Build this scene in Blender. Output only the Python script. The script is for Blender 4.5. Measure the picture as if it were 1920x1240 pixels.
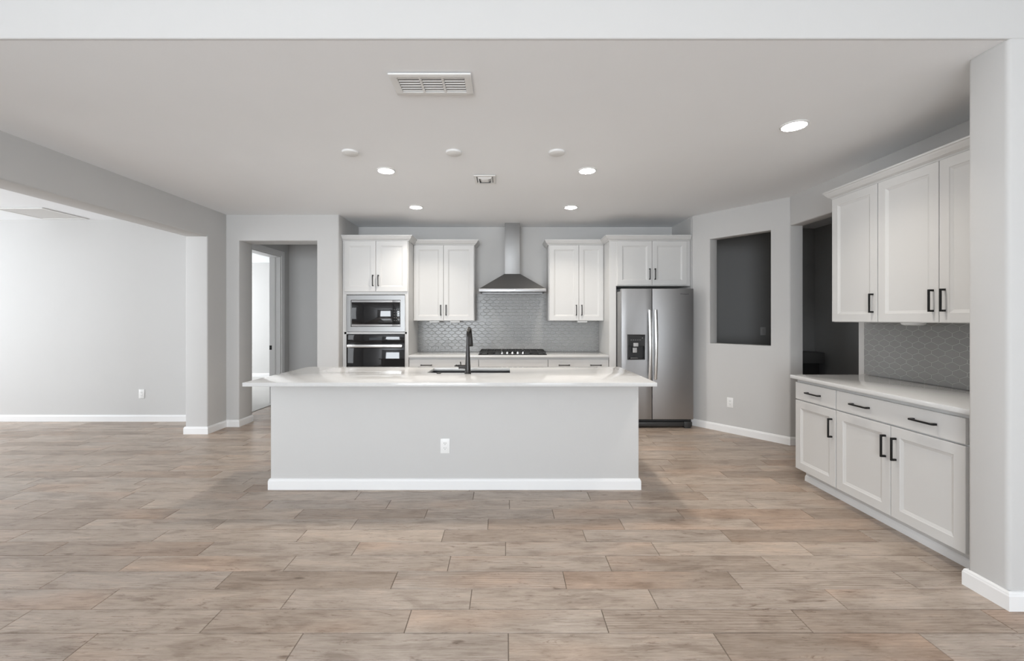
import bpy, bmesh, math, random
from mathutils import Vector, Matrix
random.seed(7)
C = bpy.context.scene.collection
for o in list(bpy.data.objects): bpy.data.objects.remove(o)

# ------------------------------------------------------------------ camera, world, lights, exposure
F = 803.0                      # focal length in pixels of the 1920 px wide frame
EYE = 1.40
cam = bpy.data.cameras.new('camera'); cam.sensor_width = 36; cam.sensor_fit = 'HORIZONTAL'
cam.lens = 36 * F / 1920; cam.shift_x = 12 / 1920; cam.shift_y = -22 / 1920; cam.clip_start = 0.05
camo = bpy.data.objects.new('camera', cam); C.objects.link(camo)
camo.location = (0, 0, EYE); camo.rotation_euler = (math.pi / 2, 0, 0)
bpy.context.scene.camera = camo
vs = bpy.context.scene.view_settings
vs.view_transform = 'Standard'; vs.look = 'None'; vs.gamma = 1; vs.use_curve_mapping = False
vs.exposure = 0.14
w = bpy.data.worlds.new('world'); bpy.context.scene.world = w; w.use_nodes = True
w.node_tree.nodes['Background'].inputs[0].default_value = (0.85, 0.93, 1.0, 1)
w.node_tree.nodes['Background'].inputs[1].default_value = 1.0

def area(name, loc, rot, sx, sy, power, col=(1, 1, 1)):
    l = bpy.data.lights.new(name, 'AREA'); l.shape = 'RECTANGLE'; l.size = sx; l.size_y = sy
    l.energy = power; l.color = col
    o = bpy.data.objects.new(name, l); C.objects.link(o); o.location = loc; o.rotation_euler = rot
    return o
H = math.pi / 2
# daylight through the windows of the great room behind the camera
area('daylight_patio_left', (-1.9, -5.06, 1.50), (H + 0.35, 0, 0), 2.3, 2.3, 290, (0.90, 0.95, 1.0))
area('daylight_patio_right', (2.0, -5.06, 1.50), (H + 0.35, 0, 0), 2.3, 2.3, 85, (0.90, 0.95, 1.0))
area('daylight_great_room_side', (4.66, -1.7, 1.55), (0, H, 0), 2.0, 2.6, 25, (0.90, 0.95, 1.0))
# dining room window, room beyond the hall
area('daylight_dining_front', (-6.4, 1.36, 1.55), (H, 0, 0), 2.6, 2.1, 62, (0.92, 0.96, 1.0))
area('daylight_dining_side', (-8.96, 4.0, 1.55), (0, -H, 0), 2.1, 2.8, 85, (0.92, 0.96, 1.0))
area('daylight_bedroom', (-8.0, 8.75, 1.55), (0, -H, 0), 1.8, 2.2, 110, (0.96, 0.98, 1.0))
CAN_POWER = 8.5

# ------------------------------------------------------------------ materials
def pmat(name, col, rough=0.5, metal=0.0, **kw):
    m = bpy.data.materials.new(name); m.use_nodes = True
    b = m.node_tree.nodes['Principled BSDF']
    b.inputs['Base Color'].default_value = (*col, 1); b.inputs['Roughness'].default_value = rough
    b.inputs['Metallic'].default_value = metal
    for k, v in kw.items(): b.inputs[k].default_value = v
    return m
def texcoord(nt, scale=(1, 1, 1), src='Object'):
    tc = nt.nodes.new('ShaderNodeTexCoord'); mp = nt.nodes.new('ShaderNodeMapping')
    mp.inputs['Scale'].default_value = scale; nt.links.new(tc.outputs[src], mp.inputs[0])
    return mp.outputs[0]
def add_noise(m, amount=0.03, scale=6, stretch=(1, 1, 1), bump=0.0, bscale=120, bdist=0.002):
    nt = m.node_tree; b = nt.nodes['Principled BSDF']
    v = texcoord(nt, stretch)
    n = nt.nodes.new('ShaderNodeTexNoise'); n.inputs['Scale'].default_value = scale; n.inputs['Detail'].default_value = 4
    nt.links.new(v, n.inputs['Vector'])
    mx = nt.nodes.new('ShaderNodeMix'); mx.data_type = 'RGBA'
    c = b.inputs['Base Color'].default_value[:3]
    mx.inputs[6].default_value = (*[max(0, x * (1 - amount)) for x in c], 1)
    mx.inputs[7].default_value = (*[min(1, x * (1 + amount)) for x in c], 1)
    nt.links.new(n.outputs['Fac'], mx.inputs[0]); nt.links.new(mx.outputs[2], b.inputs['Base Color'])
    if bump:
        n2 = nt.nodes.new('ShaderNodeTexNoise'); n2.inputs['Scale'].default_value = bscale; n2.inputs['Detail'].default_value = 3
        nt.links.new(v, n2.inputs['Vector'])
        bp = nt.nodes.new('ShaderNodeBump'); bp.inputs['Strength'].default_value = bump; bp.inputs['Distance'].default_value = bdist
        nt.links.new(n2.outputs['Fac'], bp.inputs['Height']); nt.links.new(bp.outputs[0], b.inputs['Normal'])
    return m

WALL = add_noise(pmat('wall_paint', (0.58, 0.576, 0.568), 0.75), 0.012, 3, bump=0.15, bscale=60)
WALL_SHADED = add_noise(pmat('pantry_wall_shaded_paint', (0.29, 0.29, 0.287), 0.8), 0.012, 3, bump=0.15, bscale=60)  # wall paint darkened: the unlit pantry's shade is put into the colour
CEIL = add_noise(pmat('ceiling_paint', (0.88, 0.895, 0.91), 0.85), 0.012, 3, bump=0.15, bscale=60)
TRIM = pmat('white_trim_paint', (0.82, 0.82, 0.82), 0.4)
CAB = add_noise(pmat('white_cabinet_lacquer', (0.62, 0.618, 0.61), 0.45), 0.01, 2)
CAB_IN = pmat('cabinet_interior', (0.10, 0.10, 0.10), 0.7)
QUARTZ = add_noise(pmat('white_quartz', (0.635, 0.635, 0.63), 0.10), 0.04, 45)
BLACKM = pmat('black_handle_metal', (0.018, 0.018, 0.018), 0.35, 0.6)
BRONZE = add_noise(pmat('oil_rubbed_faucet_metal', (0.045, 0.043, 0.042), 0.3, 0.85), 0.1, 30)
SINKM = pmat('dark_composite_sink', (0.03, 0.03, 0.03), 0.45)
GLASSB = pmat('black_glass', (0.008, 0.008, 0.009), 0.04)
BLACKP = pmat('black_plastic', (0.015, 0.015, 0.015), 0.35)
IRON = pmat('cast_iron_grate', (0.02, 0.02, 0.02), 0.55)
PLASTIC = pmat('white_plastic', (0.82, 0.82, 0.81), 0.35)
SLOT = pmat('dark_slot', (0.03, 0.03, 0.03), 0.6)
VENTW = pmat('white_enamelled_vent', (0.78, 0.78, 0.77), 0.45)
CHROME = pmat('bright_brushed_metal', (0.82, 0.82, 0.81), 0.22, 1.0)
CARPET = add_noise(pmat('pale_carpet', (0.55, 0.54, 0.52), 0.95), 0.12, 160, bump=0.5, bscale=300)
def steel(name, col, rough):
    m = pmat(name, col, rough, 1.0)
    nt = m.node_tree; b = nt.nodes['Principled BSDF']
    v = texcoord(nt, (2, 2, 260))
    n = nt.nodes.new('ShaderNodeTexNoise'); n.inputs['Scale'].default_value = 2.0; n.inputs['Detail'].default_value = 3
    nt.links.new(v, n.inputs['Vector'])
    bp = nt.nodes.new('ShaderNodeBump'); bp.inputs['Strength'].default_value = 0.12; bp.inputs['Distance'].default_value = 0.001
    nt.links.new(n.outputs['Fac'], bp.inputs['Height']); nt.links.new(bp.outputs[0], b.inputs['Normal'])
    return m
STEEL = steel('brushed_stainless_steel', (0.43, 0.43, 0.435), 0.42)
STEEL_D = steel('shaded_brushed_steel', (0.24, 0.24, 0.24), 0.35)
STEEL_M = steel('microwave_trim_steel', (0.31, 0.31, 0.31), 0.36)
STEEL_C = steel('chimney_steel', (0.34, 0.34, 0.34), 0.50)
TILE = pmat('grey_glazed_tile', (0.275, 0.275, 0.27), 0.26)
GROUT = pmat('light_tile_grout', (0.50, 0.50, 0.49), 0.8)
GLOW = bpy.data.materials.new('lamp_lens'); GLOW.use_nodes = True
_b = GLOW.node_tree.nodes['Principled BSDF']; _b.inputs['Base Color'].default_value = (1, 1, 1, 1)
_b.inputs['Emission Color'].default_value = (1, 0.97, 0.93, 1); _b.inputs['Emission Strength'].default_value = 60

def plank_material():
    m = bpy.data.materials.new('wood_look_plank_tile'); m.use_nodes = True
    nt = m.node_tree; N = nt.nodes; L = nt.links; b = N['Principled BSDF']
    at = N.new('ShaderNodeAttribute'); at.attribute_name = 'plank'
    sep = N.new('ShaderNodeSeparateColor'); L.new(at.outputs['Color'], sep.inputs[0])
    tc = N.new('ShaderNodeTexCoord')
    off = N.new('ShaderNodeVectorMath'); off.operation = 'SCALE'; off.inputs['Scale'].default_value = 37.0
    L.new(at.outputs['Vector'], off.inputs[0])
    ad = N.new('ShaderNodeVectorMath'); ad.operation = 'ADD'
    L.new(tc.outputs['Object'], ad.inputs[0]); L.new(off.outputs[0], ad.inputs[1])
    def noise(scale, stretch, det=5, rough=0.6, dist=0.0):
        mp = N.new('ShaderNodeMapping'); mp.inputs['Scale'].default_value = stretch
        L.new(ad.outputs[0], mp.inputs[0])
        n = N.new('ShaderNodeTexNoise'); n.inputs['Scale'].default_value = scale; n.inputs['Detail'].default_value = det
        n.inputs['Roughness'].default_value = rough; n.inputs['Distortion'].default_value = dist
        L.new(mp.outputs[0], n.inputs['Vector']); return n.outputs['Fac']
    def ramp(src, stops):
        r = N.new('ShaderNodeValToRGB'); e = r.color_ramp.elements
        while len(e) < len(stops): e.new(0.5)
        for q, (p, c) in zip(e, stops): q.position = p; q.color = (*c, 1)
        L.new(src, r.inputs[0]); return r.outputs[0]
    def mix(f, a, c, mode='MIX', fac=None):
        x = N.new('ShaderNodeMix'); x.data_type = 'RGBA'; x.blend_type = mode
        if f is not None: L.new(f, x.inputs[0])
        else: x.inputs[0].default_value = fac
        L.new(a, x.inputs[6]); L.new(c, x.inputs[7]); return x.outputs[2]
    base = ramp(sep.outputs[0], [(0.0, (0.325, 0.257, 0.205)), (0.25, (0.375, 0.305, 0.250)),
                                 (0.5, (0.430, 0.357, 0.296)), (0.75, (0.395, 0.334, 0.284)), (1.0, (0.475, 0.392, 0.322))])
    broad = noise(2.6, (1.3, 4.5, 1), 5, 0.6, 0.6)
    warm = ramp(broad, [(0.36, (0.76, 0.73, 0.71)), (0.46, (0.95, 0.94, 0.93)), (0.56, (1.04, 1.04, 1.05)), (0.66, (1.15, 1.13, 1.12))])
    c1 = mix(None, base, warm, 'MULTIPLY', 1.0)
    grain = noise(6.0, (1.0, 15.0, 1), 10, 0.78, 0.8)
    g = ramp(grain, [(0.36, (0.66, 0.62, 0.59)), (0.46, (0.94, 0.93, 0.92)), (0.54, (1.03, 1.03, 1.03)), (0.66, (1.20, 1.19, 1.18))])
    c2 = mix(None, c1, g, 'MULTIPLY', 0.9)
    dark = noise(4.2, (1.0, 6.0, 1), 7, 0.75, 2.2)
    d = ramp(dark, [(0.33, (0.45, 0.39, 0.34)), (0.40, (0.84, 0.81, 0.79)), (0.44, (1, 1, 1)), (1.0, (1, 1, 1))])
    c3 = mix(None, c2, d, 'MULTIPLY', 0.9)
    mpk = N.new('ShaderNodeMapping'); mpk.inputs['Scale'].default_value = (1.3, 3.6, 1); L.new(ad.outputs[0], mpk.inputs[0])
    vo = N.new('ShaderNodeTexVoronoi'); vo.inputs['Scale'].default_value = 1.6; L.new(mpk.outputs[0], vo.inputs['Vector'])
    kn = ramp(vo.outputs['Distance'], [(0.0, (0.30, 0.24, 0.20)), (0.035, (0.48, 0.42, 0.38)), (0.075, (1, 1, 1))])
    c3 = mix(None, c3, kn, 'MULTIPLY', 0.75)
    rosy = ramp(noise(0.9, (1, 3, 1), 2), [(0.52, (1, 1, 1)), (0.68, (1.07, 0.98, 0.92))])
    c3 = mix(None, c3, rosy, 'MULTIPLY', 1.0)
    # cathedral grain: distorted bands
    mpw = N.new('ShaderNodeMapping'); mpw.inputs['Scale'].default_value = (0.55, 6.0, 1); L.new(ad.outputs[0], mpw.inputs[0])
    wv = N.new('ShaderNodeTexWave'); wv.bands_direction = 'Y'; wv.inputs['Scale'].default_value = 3.0
    wv.inputs['Distortion'].default_value = 9.0; wv.inputs['Detail'].default_value = 2.0; wv.inputs['Detail Scale'].default_value = 0.7
    L.new(mpw.outputs[0], wv.inputs['Vector'])
    wr = ramp(wv.outputs['Fac'], [(0.0, (0.70, 0.67, 0.65)), (0.22, (0.98, 0.98, 0.98)), (1.0, (1.04, 1.04, 1.04))])
    c4 = mix(sep.outputs[1], c3, mix(None, c3, wr, 'MULTIPLY', 1.0))
    L.new(c4, b.inputs['Base Color'])
    b.inputs['Roughness'].default_value = 0.36
    bp = N.new('ShaderNodeBump'); bp.inputs['Strength'].default_value = 0.10; bp.inputs['Distance'].default_value = 0.002
    L.new(grain, bp.inputs['Height']); L.new(bp.outputs[0], b.inputs['Normal'])
    return m
PLANK = plank_material()
FGROUT = pmat('floor_grout', (0.20, 0.165, 0.135), 0.8)

# ------------------------------------------------------------------ mesh helpers
def finish(bm, name, mat, parent=None, smooth=None):
    bmesh.ops.recalc_face_normals(bm, faces=bm.faces)
    me = bpy.data.meshes.new(name); bm.to_mesh(me); bm.free()
    for mm in (mat if isinstance(mat, (list, tuple)) else [mat]): me.materials.append(mm)
    o = bpy.data.objects.new(name, me); C.objects.link(o)
    if parent: o.parent = parent
    if smooth is not None:
        me.polygons.foreach_set('use_smooth', [True] * len(me.polygons))
        try: me.set_sharp_from_angle(angle=math.radians(smooth))
        except Exception: pass
    return o
def empty(name, label, cat, loc=(0, 0, 0), rz=0, group=None):
    o = bpy.data.objects.new(name, None); C.objects.link(o); o.empty_display_size = 0.1
    o.location = loc; o.rotation_euler = (0, 0, rz); o['label'] = label; o['category'] = cat
    if group: o['group'] = group
    return o
def tag(o, label, cat, group=None):
    o['label'] = label; o['category'] = cat
    if group: o['group'] = group
    return o
def struct(o): o['kind'] = 'structure'; return o
def add_box(bm, x0, x1, y0, y1, z0, z1, bev=0.0, seg=2, mi=0):
    r = bmesh.ops.create_cube(bm, size=1); vs_ = r['verts']
    for v in vs_: v.co = Vector(((x0 + x1) / 2 + v.co.x * (x1 - x0), (y0 + y1) / 2 + v.co.y * (y1 - y0), (z0 + z1) / 2 + v.co.z * (z1 - z0)))
    fs = {f for v in vs_ for f in v.link_faces}
    for f in fs: f.material_index = mi
    if bev:
        es = list({e for v in vs_ for e in v.link_edges})
        bmesh.ops.bevel(bm, geom=es, offset=bev, segments=seg, profile=0.5, affect='EDGES')
def box(name, b, mat, parent=None, bev=0.0, seg=2):
    bm = bmesh.new(); add_box(bm, *b, bev=bev, seg=seg)
    return finish(bm, name, mat, parent, 40 if bev else None)
def add_cyl(bm, p0, p1, r0, r1=None, n=24, caps=True):
    p0 = Vector(p0); p1 = Vector(p1); r1 = r0 if r1 is None else r1
    d = (p1 - p0).normalized(); a = d.orthogonal().normalized(); c = d.cross(a)
    A = [bm.verts.new(p0 + r0 * (math.cos(t) * a + math.sin(t) * c)) for t in [2 * math.pi * i / n for i in range(n)]]
    B = [bm.verts.new(p1 + r1 * (math.cos(t) * a + math.sin(t) * c)) for t in [2 * math.pi * i / n for i in range(n)]]
    for i in range(n): bm.faces.new((A[i], A[(i + 1) % n], B[(i + 1) % n], B[i]))
    if caps: bm.faces.new(A[::-1]); bm.faces.new(B)
def add_tube(bm, pts, radii, n=16):
    pts = [Vector(p) for p in pts]; rings = []; a = None
    for i, p in enumerate(pts):
        d = ((pts[min(i + 1, len(pts) - 1)] - pts[max(i - 1, 0)])).normalized()
        a = (d.orthogonal() if a is None else a - d * a.dot(d)).normalized(); c = d.cross(a)
        r = radii[i] if isinstance(radii, (list, tuple)) else radii
        rings.append([bm.verts.new(p + r * (math.cos(t) * a + math.sin(t) * c)) for t in [2 * math.pi * k / n for k in range(n)]])
    for A, B in zip(rings, rings[1:]):
        for i in range(n): bm.faces.new((A[i], A[(i + 1) % n], B[(i + 1) % n], B[i]))
    bm.faces.new(rings[0][::-1]); bm.faces.new(rings[-1])
def add_lathe(bm, prof, c=(0, 0, 0), n=40):
    rings = []
    for r, z in prof:
        if r < 1e-6: rings.append([bm.verts.new((c[0], c[1], c[2] + z))])
        else: rings.append([bm.verts.new((c[0] + r * math.cos(2 * math.pi * k / n), c[1] + r * math.sin(2 * math.pi * k / n), c[2] + z)) for k in range(n)])
    for A, B in zip(rings, rings[1:]):
        for i in range(n):
            q = [A[i % len(A)], A[(i + 1) % len(A)], B[(i + 1) % len(B)], B[i % len(B)]]
            u = list(dict.fromkeys(q))
            if len(u) >= 3: bm.faces.new(u)
def sweep(bm, path, prof):
    """profile (offset to the right of travel, z) swept along a plan polyline with mitred corners"""
    P = [Vector(p) for p in path]; rings = []
    for i, p in enumerate(P):
        ns = []
        if i > 0: d = (P[i] - P[i - 1]).normalized(); ns.append(Vector((d.y, -d.x)))
        if i < len(P) - 1: d = (P[i + 1] - P[i]).normalized(); ns.append(Vector((d.y, -d.x)))
        m = ns[0] if len(ns) == 1 else (ns[0] + ns[1]) / (1 + ns[0].dot(ns[1]))
        rings.append([bm.verts.new((p.x + m.x * o, p.y + m.y * o, z)) for o, z in prof])
    n = len(prof)
    for A, B in zip(rings, rings[1:]):
        for i in range(n): bm.faces.new((A[i], A[(i + 1) % n], B[(i + 1) % n], B[i]))
    bm.faces.new(rings[0]); bm.faces.new(rings[-1][::-1])
def grid_solid(us, zs, void, T, t0, t1, bev=0.0, seg=3):
    """slab cut into cells; cells in `void` are openings. T(u, depth, z) -> world point."""
    bm = bmesh.new(); V = {}
    nu, nz = len(us) - 1, len(zs) - 1
    solid = lambda i, j: 0 <= i < nu and 0 <= j < nz and (i, j) not in void
    def v(i, j, k):
        if (i, j, k) not in V: V[i, j, k] = bm.verts.new(T(us[i], (t0, t1)[k], zs[j]))
        return V[i, j, k]
    for i in range(nu):
        for j in range(nz):
            if not solid(i, j): continue
            for k in (0, 1): bm.faces.new((v(i, j, k), v(i + 1, j, k), v(i + 1, j + 1, k), v(i, j + 1, k)))
            if not solid(i - 1, j): bm.faces.new((v(i, j, 0), v(i, j + 1, 0), v(i, j + 1, 1), v(i, j, 1)))
            if not solid(i + 1, j): bm.faces.new((v(i + 1, j, 0), v(i + 1, j + 1, 0), v(i + 1, j + 1, 1), v(i + 1, j, 1)))
            if not solid(i, j - 1): bm.faces.new((v(i, j, 0), v(i + 1, j, 0), v(i + 1, j, 1), v(i, j, 1)))
            if not solid(i, j + 1): bm.faces.new((v(i, j + 1, 0), v(i + 1, j + 1, 0), v(i + 1, j + 1, 1), v(i, j + 1, 1)))
    bmesh.ops.recalc_face_normals(bm, faces=bm.faces)
    if bev:
        bm.normal_update()
        es = [e for e in bm.edges if len(e.link_faces) == 2 and e.calc_face_angle(0) > 0.6 and e.calc_face_angle_signed(0) > 0]
        bmesh.ops.bevel(bm, geom=es, offset=bev, segments=seg, profile=0.5, affect='EDGES')
    return bm
TX = lambda u, d, z: (u, d, z)       # wall running along X
TY = lambda u, d, z: (d, u, z)       # wall running along Y
def wall(name, T, us, zs, void, t0, t1, bev=0.018, mat=None):
    return struct(finish(grid_solid(us, zs, void, T, t0, t1, bev), name, mat or WALL, None, 35))

# ------------------------------------------------------------------ large structure
CZ = 2.75       # kitchen ceiling
GZ = 3.05       # great room ceiling
# floor: wood-look planks in courses along X; joint phases of the visible courses as laid
def make_floor():
    bm = bmesh.new(); lay = bm.loops.layers.float_color.new('plank')
    X0, X1, Y0, Y1 = -9.1, 4.75, -5.3, 7.6
    f = bm.faces.new([bm.verts.new(p) for p in ((X0, Y0, -0.0030), (X1, Y0, -0.0030), (X1, Y1, -0.0030), (X0, Y1, -0.0030))]); f.material_index = 1
    f = bm.faces.new([bm.verts.new(p) for p in ((X0, Y0, -0.08), (X0, Y1, -0.08), (X1, Y1, -0.08), (X1, Y0, -0.08))]); f.material_index = 1
    W, Lp, g = 0.1557, 0.912, 0.0016
    phases = [0.012, 0.460, -0.174, 0.316, 0.589, 0.0, 0.509, -0.119, 0.342, 0.029, -0.254]
    ybase = 1.907
    r = random.Random(3)
    k0 = int((Y0 - ybase) / W) - 1; k1 = int((Y1 - ybase) / W) + 1
    for k in range(k0, k1):
        # course k lies between ybase+(k-1)W and ybase+kW
        ya = ybase + (k - 1) * W + g; yb = ybase + k * W - g
        ya = max(ya, Y0); yb = min(yb, Y1)
        if yb - ya < 0.01: continue
        ph = phases[k] if 0 <= k < len(phases) else r.random() * Lp
        x = X0 - ((X0 - ph) % Lp)
        while x < X1:
            a = max(x + g, X0); b_ = min(x + Lp - g, X1)
            if b_ - a > 0.01:
                z = 0.0; e = 0.0012
                vs0 = [bm.verts.new(p) for p in ((a, ya, -0.003), (b_, ya, -0.003), (b_, yb, -0.003), (a, yb, -0.003))]
                vs1 = [bm.verts.new(p) for p in ((a + e, ya + e, z), (b_ - e, ya + e, z), (b_ - e, yb - e, z), (a + e, yb - e, z))]
                fs = [bm.faces.new(vs1)] + [bm.faces.new((vs0[i], vs0[(i + 1) % 4], vs1[(i + 1) % 4], vs1[i])) for i in range(4)]
                cc = (r.random(), r.random() ** 2 * 0.9, r.random(), 1)
                for ff in fs:
                    for l in ff.loops: l[lay] = cc
            x += Lp
    return struct(finish(bm, 'floor', [PLANK, FGROUT]))
make_floor()
struct(box('floor', (-8.1, -3.79, 7.6, 10.45, -0.08, 0.002), CARPET))
bmc = bmesh.new(); add_box(bmc, -8.1, -3.79, 5.98, 7.6, 0.0005, 0.008, 0.002)
struct(finish(bmc, 'floor', CARPET))

# ceilings
struct(box('ceiling', (-9.1, 6.0, 2.072, 10.5, CZ, CZ + 0.12), CEIL))
struct(box('ceiling', (-3.75, 4.75, -5.3, 2.2, GZ, GZ + 0.12), CEIL))
# header face between the two rooms
HEADER = box('wall_header', (-4.2, 4.75, 2.06, 2.078, CZ - 0.001, GZ + 0.01), WALL, None, 0.008, 4); struct(HEADER)
# great room shell behind the camera
wall('wall_left', TY, [-5.3, 2.06], [0, GZ], set(), -3.89, -3.75, 0)
wall('wall_front', TX, [-3.9, -3.05, -0.75, 0.85, 3.15, 4.75], [0, 0.35, 2.65, GZ], {(1, 1), (3, 1)}, -5.2, -5.05, 0.01)
wall('wall_right', TY, [-5.2, -3.0, -0.4, 2.06], [0, 0.55, 2.55, GZ], {(1, 1)}, 4.6, 4.75, 0.01)
# pier at the right foreground and wall behind it
wall('wall_pier', TX, [2.42, 4.75], [0, CZ + 0.01], set(), 2.06, 2.245, 0.020)
# left beam wall with the wide dining opening
wall('wall_left', TY, [2.06, 2.30, 5.20, 5.60], [0, 2.40, CZ + 0.01], {(1, 0)}, -3.89, -3.62, 0.016)
# wall with the hall opening, facing the camera
wall('wall_hall', TX, [-3.75, -3.457, -2.447, -2.163], [0, 2.412, CZ + 0.01], {(1, 0)}, 5.55, 5.85, 0.016)
wall('wall_back', TX, [-2.40, 2.60], [0, CZ + 0.01], set(), 6.31, 6.43, 0)
wall('wall_left_recess', TY, [5.80, 6.40], [0, CZ + 0.01], set(), -2.43, -2.165, 0)
# hall and room beyond
wall('wall_hall_left', TY, [5.80, 6.14, 7.07, 7.45], [0, 2.43, CZ + 0.01], {(1, 0)}, -3.89, -3.71, 0.004)
wall('wall_hall_back', TX, [-3.80, 2.4], [0, CZ + 0.01], set(), 7.34, 7.46, 0)
wall('wall_hall_right', TY, [6.40, 7.40], [0, CZ + 0.01], set(), 2.3, 2.42, 0)
wall('wall_bedroom_back', TX, [-8.1, -3.7], [0, CZ + 0.01], set(), 10.3, 10.42, 0)
wall('wall_bedroom_right', TY, [7.40, 10.4], [0, CZ + 0.01], set(), -3.84, -3.72, 0)
wall('wall_bedroom_left', TY, [5.96, 7.65, 9.85, 10.42], [0, 0.65, 2.45, CZ + 0.01], {(1, 1)}, -8.1, -7.96, 0.01)
# dining room
wall('wall_dining_back', TX, [-9.1, -3.85], [0, CZ + 0.01], set(), 5.84, 5.97, 0)
wall('wall_dining_left', TY, [1.2, 2.6, 5.4, 5.84], [0, 0.5, 2.6, CZ + 0.01], {(1, 1)}, -9.06, -8.92, 0.01)
wall('wall_dining_front', TX, [-9.06, -3.85], [0, CZ + 0.2], set(), 1.2, 1.34, 0)
struct(box('ceiling', (-9.1, -3.75, 1.2, 2.075, CZ, CZ + 0.12), CEIL))
# recess side wall, diagonal wall with the pass-through, right wall with the pantry doorway
P0 = Vector((2.45, 5.637)); P1 = Vector((3.15, 4.745)); Q0 = Vector((2.575, 5.72)); Q1 = Vector((3.30, 4.745))
wall('wall_fridge_recess', TY, [5.66, 6.38], [0, CZ + 0.01], set(), 2.45, 2.57, 0)
def TD(u, d, z):
    a = P0.lerp(P1, u); b_ = Q0.lerp(Q1, u); p = a.lerp(b_, d); return (p.x, p.y, z)
wall('wall_diagonal', TD, [0, 0.21, 0.825, 1], [0, 1.09, 2.413, CZ + 0.01], {(1, 1)}, 0, 1, 0.014)
wall('wall_right', TY, [2.20, 3.83, 4.745], [0, 2.43, CZ + 0.01], {(1, 0)}, 3.15, 3.30, 0.014)
# pantry behind
wall('wall_pantry_back', TX, [2.55, 5.3], [0, CZ + 0.01], set(), 6.40, 6.52, 0, WALL_SHADED)
wall('wall_pantry_right', TY, [3.0, 6.45], [0, CZ + 0.01], set(), 4.62, 4.74, 0, WALL_SHADED)
wall('wall_pantry_front', TX, [3.30, 4.65], [0, CZ + 0.01], set(), 3.3, 3.42, 0, WALL_SHADED)

# baseboards
BB = [(0, 0), (0.014, 0), (0.014, 0.070), (0.011, 0.076), (0.010, 0.082), (0.006, 0.088), (0, 0.090)]
def baseboard(name, path):
    bm = bmesh.new(); sweep(bm, path, BB); return struct(finish(bm, name, TRIM))
baseboard('baseboard_pier', [(2.50, 2.245), (2.42, 2.245), (2.42, 2.06), (4.60, 2.06)])
baseboard('baseboard_left', [(-3.89, 5.84), (-3.89, 5.20), (-3.62, 5.20), (-3.62, 5.55), (-3.457, 5.55), (-3.457, 5.85)])
baseboard('baseboard_dining', [(-8.92, 5.84), (-3.89, 5.84)])
baseboard('baseboard_diagonal', [(2.45, 5.637), (3.15, 4.745), (3.30, 4.745)])
baseboard('baseboard_hall', [(-3.71, 7.16), (-3.71, 7.34), (2.3, 7.34)])
baseboard('baseboard_bedroom', [(-7.96, 10.3), (-3.84, 10.3)])
baseboard('baseboard_hall_right', [(-2.447, 5.85), (-2.447, 5.55), (-2.163, 5.55), (-2.163, 5.64)])

# door casing of the hall doorway
bm = bmesh.new()
for y0, y1 in ((7.07, 7.155), (6.055, 6.14)):
    add_box(bm, -3.710, -3.690, y0, y1, 0, 2.515, 0.004)
add_box(bm, -3.710, -3.6905, 6.14, 7.07, 2.43, 2.514, 0.004)
# jamb lining and stop
add_box(bm, -3.89, -3.710, 7.052, 7.07, 0, 2.43, 0.002)
add_box(bm, -3.89, -3.710, 6.14, 6.158, 0, 2.43, 0.002)
add_box(bm, -3.89, -3.710, 6.158, 7.052, 2.412, 2.43, 0.002)
add_box(bm, -3.83, -3.79, 7.040, 7.052, 0, 2.412, 0.002)
dc = struct(finish(bm, 'door_1', TRIM))
sp = box('strike_plate', (-3.888, -3.850, 7.048, 7.0515, 0.89, 0.96), BLACKM, dc, 0.001)

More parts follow.
